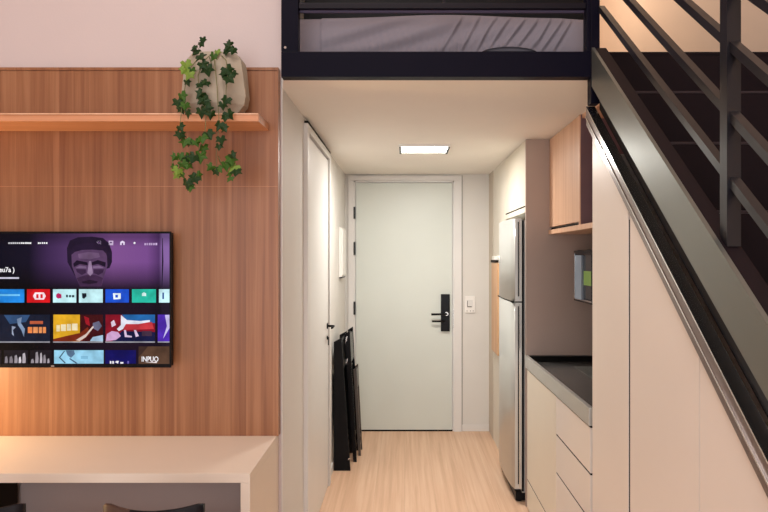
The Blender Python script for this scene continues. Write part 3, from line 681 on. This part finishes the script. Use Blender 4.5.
# ------------------------------------------------------------------ stairs
SL = .813
def inc(bm, x0, x1, c0, c1, y0, y1, mi=0):
    """sloping band between lines z=c0+SL*y and z=c1+SL*y, clipped at the floor"""
    poly = [(y0, c0+SL*y0), (y1, c0+SL*y1), (y1, c1+SL*y1), (y0, c1+SL*y0)]
    # clip to z>=0
    out = []
    for i in range(len(poly)):
        a, b = poly[i], poly[(i+1) % len(poly)]
        if a[1] >= 0: out.append(a)
        if (a[1] >= 0) != (b[1] >= 0):
            t = (0-a[1])/(b[1]-a[1]); out.append((a[0]+(b[0]-a[0])*t, 0))
    prism(bm, out, 'X', x0, x1, mi)
st = thing('staircase', 'black steel staircase climbing to the loft on the right', 'staircase', (1.2, 1.0, 0))
bm = B(); inc(bm, XF, XF+.012, .199, .347, -.5, 2.369); obj('stringer', bm, 'steel_paint', st)
bm = B(); inc(bm, XF+.0121, XF+.055, .200, .345, -.5, 2.369); obj('stringer_tube', bm, 'step_metal', st)
bm = B(); inc(bm, XR-.05, XR-.003, .14, .347, -.5, 2.418); obj('stringer', bm, 'black_metal', st)
bm = B(); inc(bm, XF+.030, XF+.045, .110, .1985, -.4, 2.369); obj('shadow_band', bm, 'black_plastic', st)  # black band stands in for the shadow in the gap under the stringer
xs0, xs1 = XF+.0555, XR-.0505
dY = .2745; dZ = dY*SL
n = 0
while True:
    Y = 2.38-n*dY; z = ZL-n*dZ
    if z < .1: break
    if n > 0:
        bobj('tread', 'nosing', st, (xs0, xs1, Y, Y+dY-.001 if n > 1 else 2.378, z-.008, z), bev=.002)
        zb = max(z-dZ+.001, 0)
        bobj('riser', 'step_metal', st, (xs0, xs1, Y+.002, Y+.008, zb, z-.0083))
    else:
        bobj('landing', 'step_metal', st, (xs0, xs1, Y, 2.4185, z-.012, z), bev=.002)
        bobj('riser', 'step_metal', st, (xs0, xs1, Y+.002, Y+.008, z-dZ+.001, z-.0123))
    n += 1

rl = thing('stair_railing', 'grey steel stair railing with parallel sloping bars', 'railing', (.75, 1.43, 1.5))
xr0, xr1 = .735, .767
# square posts standing on the stringer
def post(yc, ztop, parent, x0=xr0, x1=xr1):
    z0 = .349+SL*(yc-.016); bm = B()
    prism(bm, [(yc-.016, z0), (yc+.016, z0+SL*.032), (yc+.016, ztop), (yc-.016, ztop)], 'X', x0, x1)
    return obj('post', bm, 'rail_metal', parent)
post(1.429, .349+SL*1.429+.92, rl); post(.35, .349+SL*.35+.92, rl)
for c in (.496, .645, .805, .953, 1.10):
    bm = B(); inc(bm, .741, .763, c-.013, c+.012, -.02, 2.365); obj('rail', bm, 'rail_metal', rl)

# loft railing
lr = thing('loft_railing', 'black horizontal bars across the front of the loft bed', 'railing', (.12, 2.44, 2.3))
xa, xb_ = -.4065, .6965
for py0, py1 in ((3.8, 9.2),):
    s = F/2.39
    bobj('rail', 'black_metal', lr, (xa, xb_, 2.38, 2.402, CZ+(VY-py1)/s, CZ+(VY-py0)/s), bev=.002)
for za, zb_ in ((2.70, 2.722), (2.92, 2.942), (3.16, 3.19)): bobj('rail', 'black_metal', lr, (xa, xb_, 2.38, 2.402, za, zb_), bev=.002)
bobj('baluster', 'black_metal', lr, (P(443, 0, 2.39).x, P(445.6, 0, 2.39).x, 2.382, 2.400, CZ+(VY-3.7)*2.39/F, 3.16))

bobj('bed_guard', 'purple_bar', lr, (xa, xb_, 2.402, 2.410, CZ+(VY-13.0)*2.405/F, CZ+(VY-9.6)*2.405/F))
# bed on the loft
bf = bobj('bed_frame', 'black_metal', None, (XL+.01, .74, 2.60, 4.55, ZL+.0005, 2.325)); bf['label'] = 'dark low platform frame under the loft mattress'; bf['category'] = 'bed'
ma = thing('mattress', 'mattress with wrinkled mauve-grey fitted sheet behind the loft rail', 'mattress', (.12, 3.5, 2.3255))
bm = B(); box(bm, XL+.03, .72, 2.58, 4.5, 2.3256, 2.44, .03); obj('mattress_core', bm, 'sheet', ma)
bm = B(); NX, NZ = 220, 26; grid = []
def ridge(u, v, px):
    a = 0
    # long sweeping folds on the left, steep diagonal folds on the right
    a += .010*math.sin((v*1.7-(px-300)*.014)*6)*math.exp(-((px-400)/90)**2)
    for c0 in (452, 470, 486, 500, 515, 528, 541, 552, 562):
        d_ = px-c0-(v-.5)*(20+c0%7); a += .011*math.exp(-(d_/1.6)**2)-.007*math.exp(-((d_-3)/2.4)**2)
    a += .004*math.sin(px*.9+v*5)*(1-v)**2*math.exp(-((px-420)/80)**2)
    return a
for i in range(NX+1):
    px = 296+(590-296)*i/NX; col = []
    topy = 18.5-3.6*math.exp(-((px-445)/70)**2)+(0 if px < 560 else (px-560)*.06)
    boty = 53.0
    if 481 < px < 537: boty = 53-6.3*math.sin(math.pi*(px-481)/56)**.5
    for j in range(NZ+1):
        v = j/NZ; Y = 2.555+.03*(v**6)
        z_lo = CZ-(boty-VY)*2.555/F; z_hi = CZ-(topy-VY)*2.585/F
        z = z_lo+(z_hi-z_lo)*v
        y = Y-ridge(i/NX, v, px)*(math.sin(math.pi*min(1, v*1.02))**.4 if 0 < v < .98 else 0)
        if px < 321: y = Y+.010
        col.append(bm.verts.new(((px-VX)*2.565/F, y, z)))
    for k, (yy, dz_) in enumerate(((2.62, .010), (2.75, .014), (3.4, .016), (4.48, .012))):
        col.append(bm.verts.new(((px-VX)*2.565/F, yy, col[NZ].co.z+dz_)))
    grid.append(col)
for a, b in zip(grid, grid[1:]):
    for j in range(len(a)-1): bm.faces.new((a[j], b[j], b[j+1], a[j+1]))
obj('fitted_sheet', bm, 'sheet', ma, True)
bl = bobj('infill', 'black_plastic', None, (XL+.05, .86, 2.74, 3.35, 2.503, 2.618), bev=.03); bl['label'] = 'added black blanket between the duvet and the mauve-grey sheet'; bl['category'] = 'infill'  # made-up black slab standing in for the shadow above the sheet
# folded duvet
bm = B(); N = 60; rings = []
for i in range(N+1):
    u = -1+2*i/N; x = .20+u*.69; rr = (1-abs(u)**14)**.5 if abs(u) < 1 else 0
    rr = max(rr, .02); w = 1+.05*math.sin(i*1.3)+.04*math.sin(i*.47)
    rings.append([bm.verts.new((x, 3.04+.26*rr*math.cos(2*math.pi*k/24), 2.795+.15*rr*w*math.sin(2*math.pi*k/24)*(1+.04*math.sin(k*2+i*.5)))) for k in range(24)])
for a, b in zip(rings, rings[1:]):
    for k in range(24): bm.faces.new((a[k], a[(k+1) % 24], b[(k+1) % 24], b[k]))
bm.faces.new(rings[0]); bm.faces.new(rings[-1])
du = obj('duvet', bm, 'duvet', None, True); du['label'] = 'dark blue-purple rolled duvet lying on the loft mattress'; du['category'] = 'duvet'

# ------------------------------------------------------------------ cupboards under the stairs
def closet(name, label, ya, yb, c=.03, door_m='cab_beige'):
    """ya nearer, yb farther; sloping top; front on the plane of the kitchen fronts"""
    t = thing(name, label, 'cupboard', (1.1, (ya+yb)/2, 0), 'cupboards under the stairs')
    bm = B(); prism(bm, [(ya+.0005, .02), (yb-.0005, .02), (yb-.0005, c-.006+SL*(yb-.0005)), (ya+.0005, c-.006+SL*(ya+.0005))], 'X', XF+.024, XF+.04); obj('carcass', bm, 'line_dark', t)
    bm = B(); prism(bm, [(ya+.0015, .010), (yb-.0015, .010), (yb-.0015, c+SL*(yb-.0015)), (ya+.0015, c+SL*(ya+.0015))], 'X', XF-.001, XF+.0235); obj('door', bm, door_m, t)
    bobj('plinth', 'line_dark', t, (XF+.026, XF+.04, ya+.001, yb-.001, 0, .019))
    return t
ya, yb_, yc_, yd_ = yat(592.6), yat(629.5), yat(700), 1.05
ec = closet('stair_cupboard', 'tall narrow beige cupboard front under the stairs beside the kitchen counter', yb_+.007, ya)
closet('stair_cupboard', 'wide beige cupboard door with sloping top in the middle under the stairs', yc_, yb_-.007)
bobj('gap_strip', 'line_dark', ec, (XF+.001, XF+.0235, yb_-.0065, yb_+.0065, .02, SL*yb_-.01))
closet('stair_cupboard', 'lowest beige cupboard door with sloping top under the stairs, near the right edge', yd_, yc_-.0003)
gp = bobj('end_panel', 'cab_beige', None, (XF+.041, XK+.1, ya-.02, ya, 0, 1.86)); gp.name = 'cupboard_end_panel'
gp['label'] = 'beige end panel closing the under-stair cupboards towards the kitchen'; gp['category'] = 'panel'
bm = B(); inc(bm, XF-.012, XF+.022, .032, .098, 1.05, 2.40); struct('trim_1', bm, 'alu_trim')
bm = B(); inc(bm, XF-.015, XF-.0125, .060, .066, 1.05, 2.40); inc(bm, XF-.013, XF+.022, .0982, .104, 1.05, 2.40); struct('trim_2', bm, 'silver')  # upper silver strip puts the highlight on the trim's edge into colour

# ------------------------------------------------------------------ lights
def area(name, loc, rot, sx, sy, power, col, spread=180):
    li = bpy.data.lights.new(name, 'AREA'); li.shape = 'RECTANGLE'; li.size = sx; li.size_y = sy; li.energy = power; li.color = col
    li.spread = math.radians(spread)
    o = bpy.data.objects.new(name, li); COL.objects.link(o); o.location = loc; o.rotation_euler = rot; return o
def point(name, loc, r, power, col):
    li = bpy.data.lights.new(name, 'POINT'); li.shadow_soft_size = r; li.energy = power; li.color = col
    o = bpy.data.objects.new(name, li); COL.objects.link(o); o.location = loc; return o
area('corridor_lamp_light', (.125, 4.0, ZC-.03), (0, 0, 0), .28, .21, 18, (1, .96, .90))
area('room_ceiling_light', (-.4, .2, ZT-.15), (0, 0, 0), 1.6, 1.6, 62, (1, .92, .90))
area('window_light', (-.6, YB+.05, 1.5), (math.radians(90), 0, 0), 3.2, 2.3, 88, (.99, .985, 1))
point('desk_lamp_light', (-2.0, 2.2, .98), .12, 24, (1, .68, .34))
point('loft_lamp_light', (.9, 4.3, 3.7), .12, 30, (1, .79, .60))
w = bpy.data.worlds.new('world'); sc.world = w; w.use_nodes = True
w.node_tree.nodes['Background'].inputs[0].default_value = (.8, .85, 1, 1); w.node_tree.nodes['Background'].inputs[1].default_value = .5

# ------------------------------------------------------------------ camera
cam = bpy.data.cameras.new('camera'); co = bpy.data.objects.new('camera', cam); COL.objects.link(co)
co.location = (0, 0, CZ); co.rotation_euler = (math.radians(90), 0, 0)
cam.sensor_width = 36; cam.lens = F/768*36; cam.shift_x = -20.5/768; cam.shift_y = 0; cam.clip_start = .05
sc.camera = co
sc.view_settings.view_transform = 'Standard'; sc.view_settings.look = 'None'; sc.view_settings.gamma = 1; sc.view_settings.use_curve_mapping = False
sc.view_settings.exposure = .12
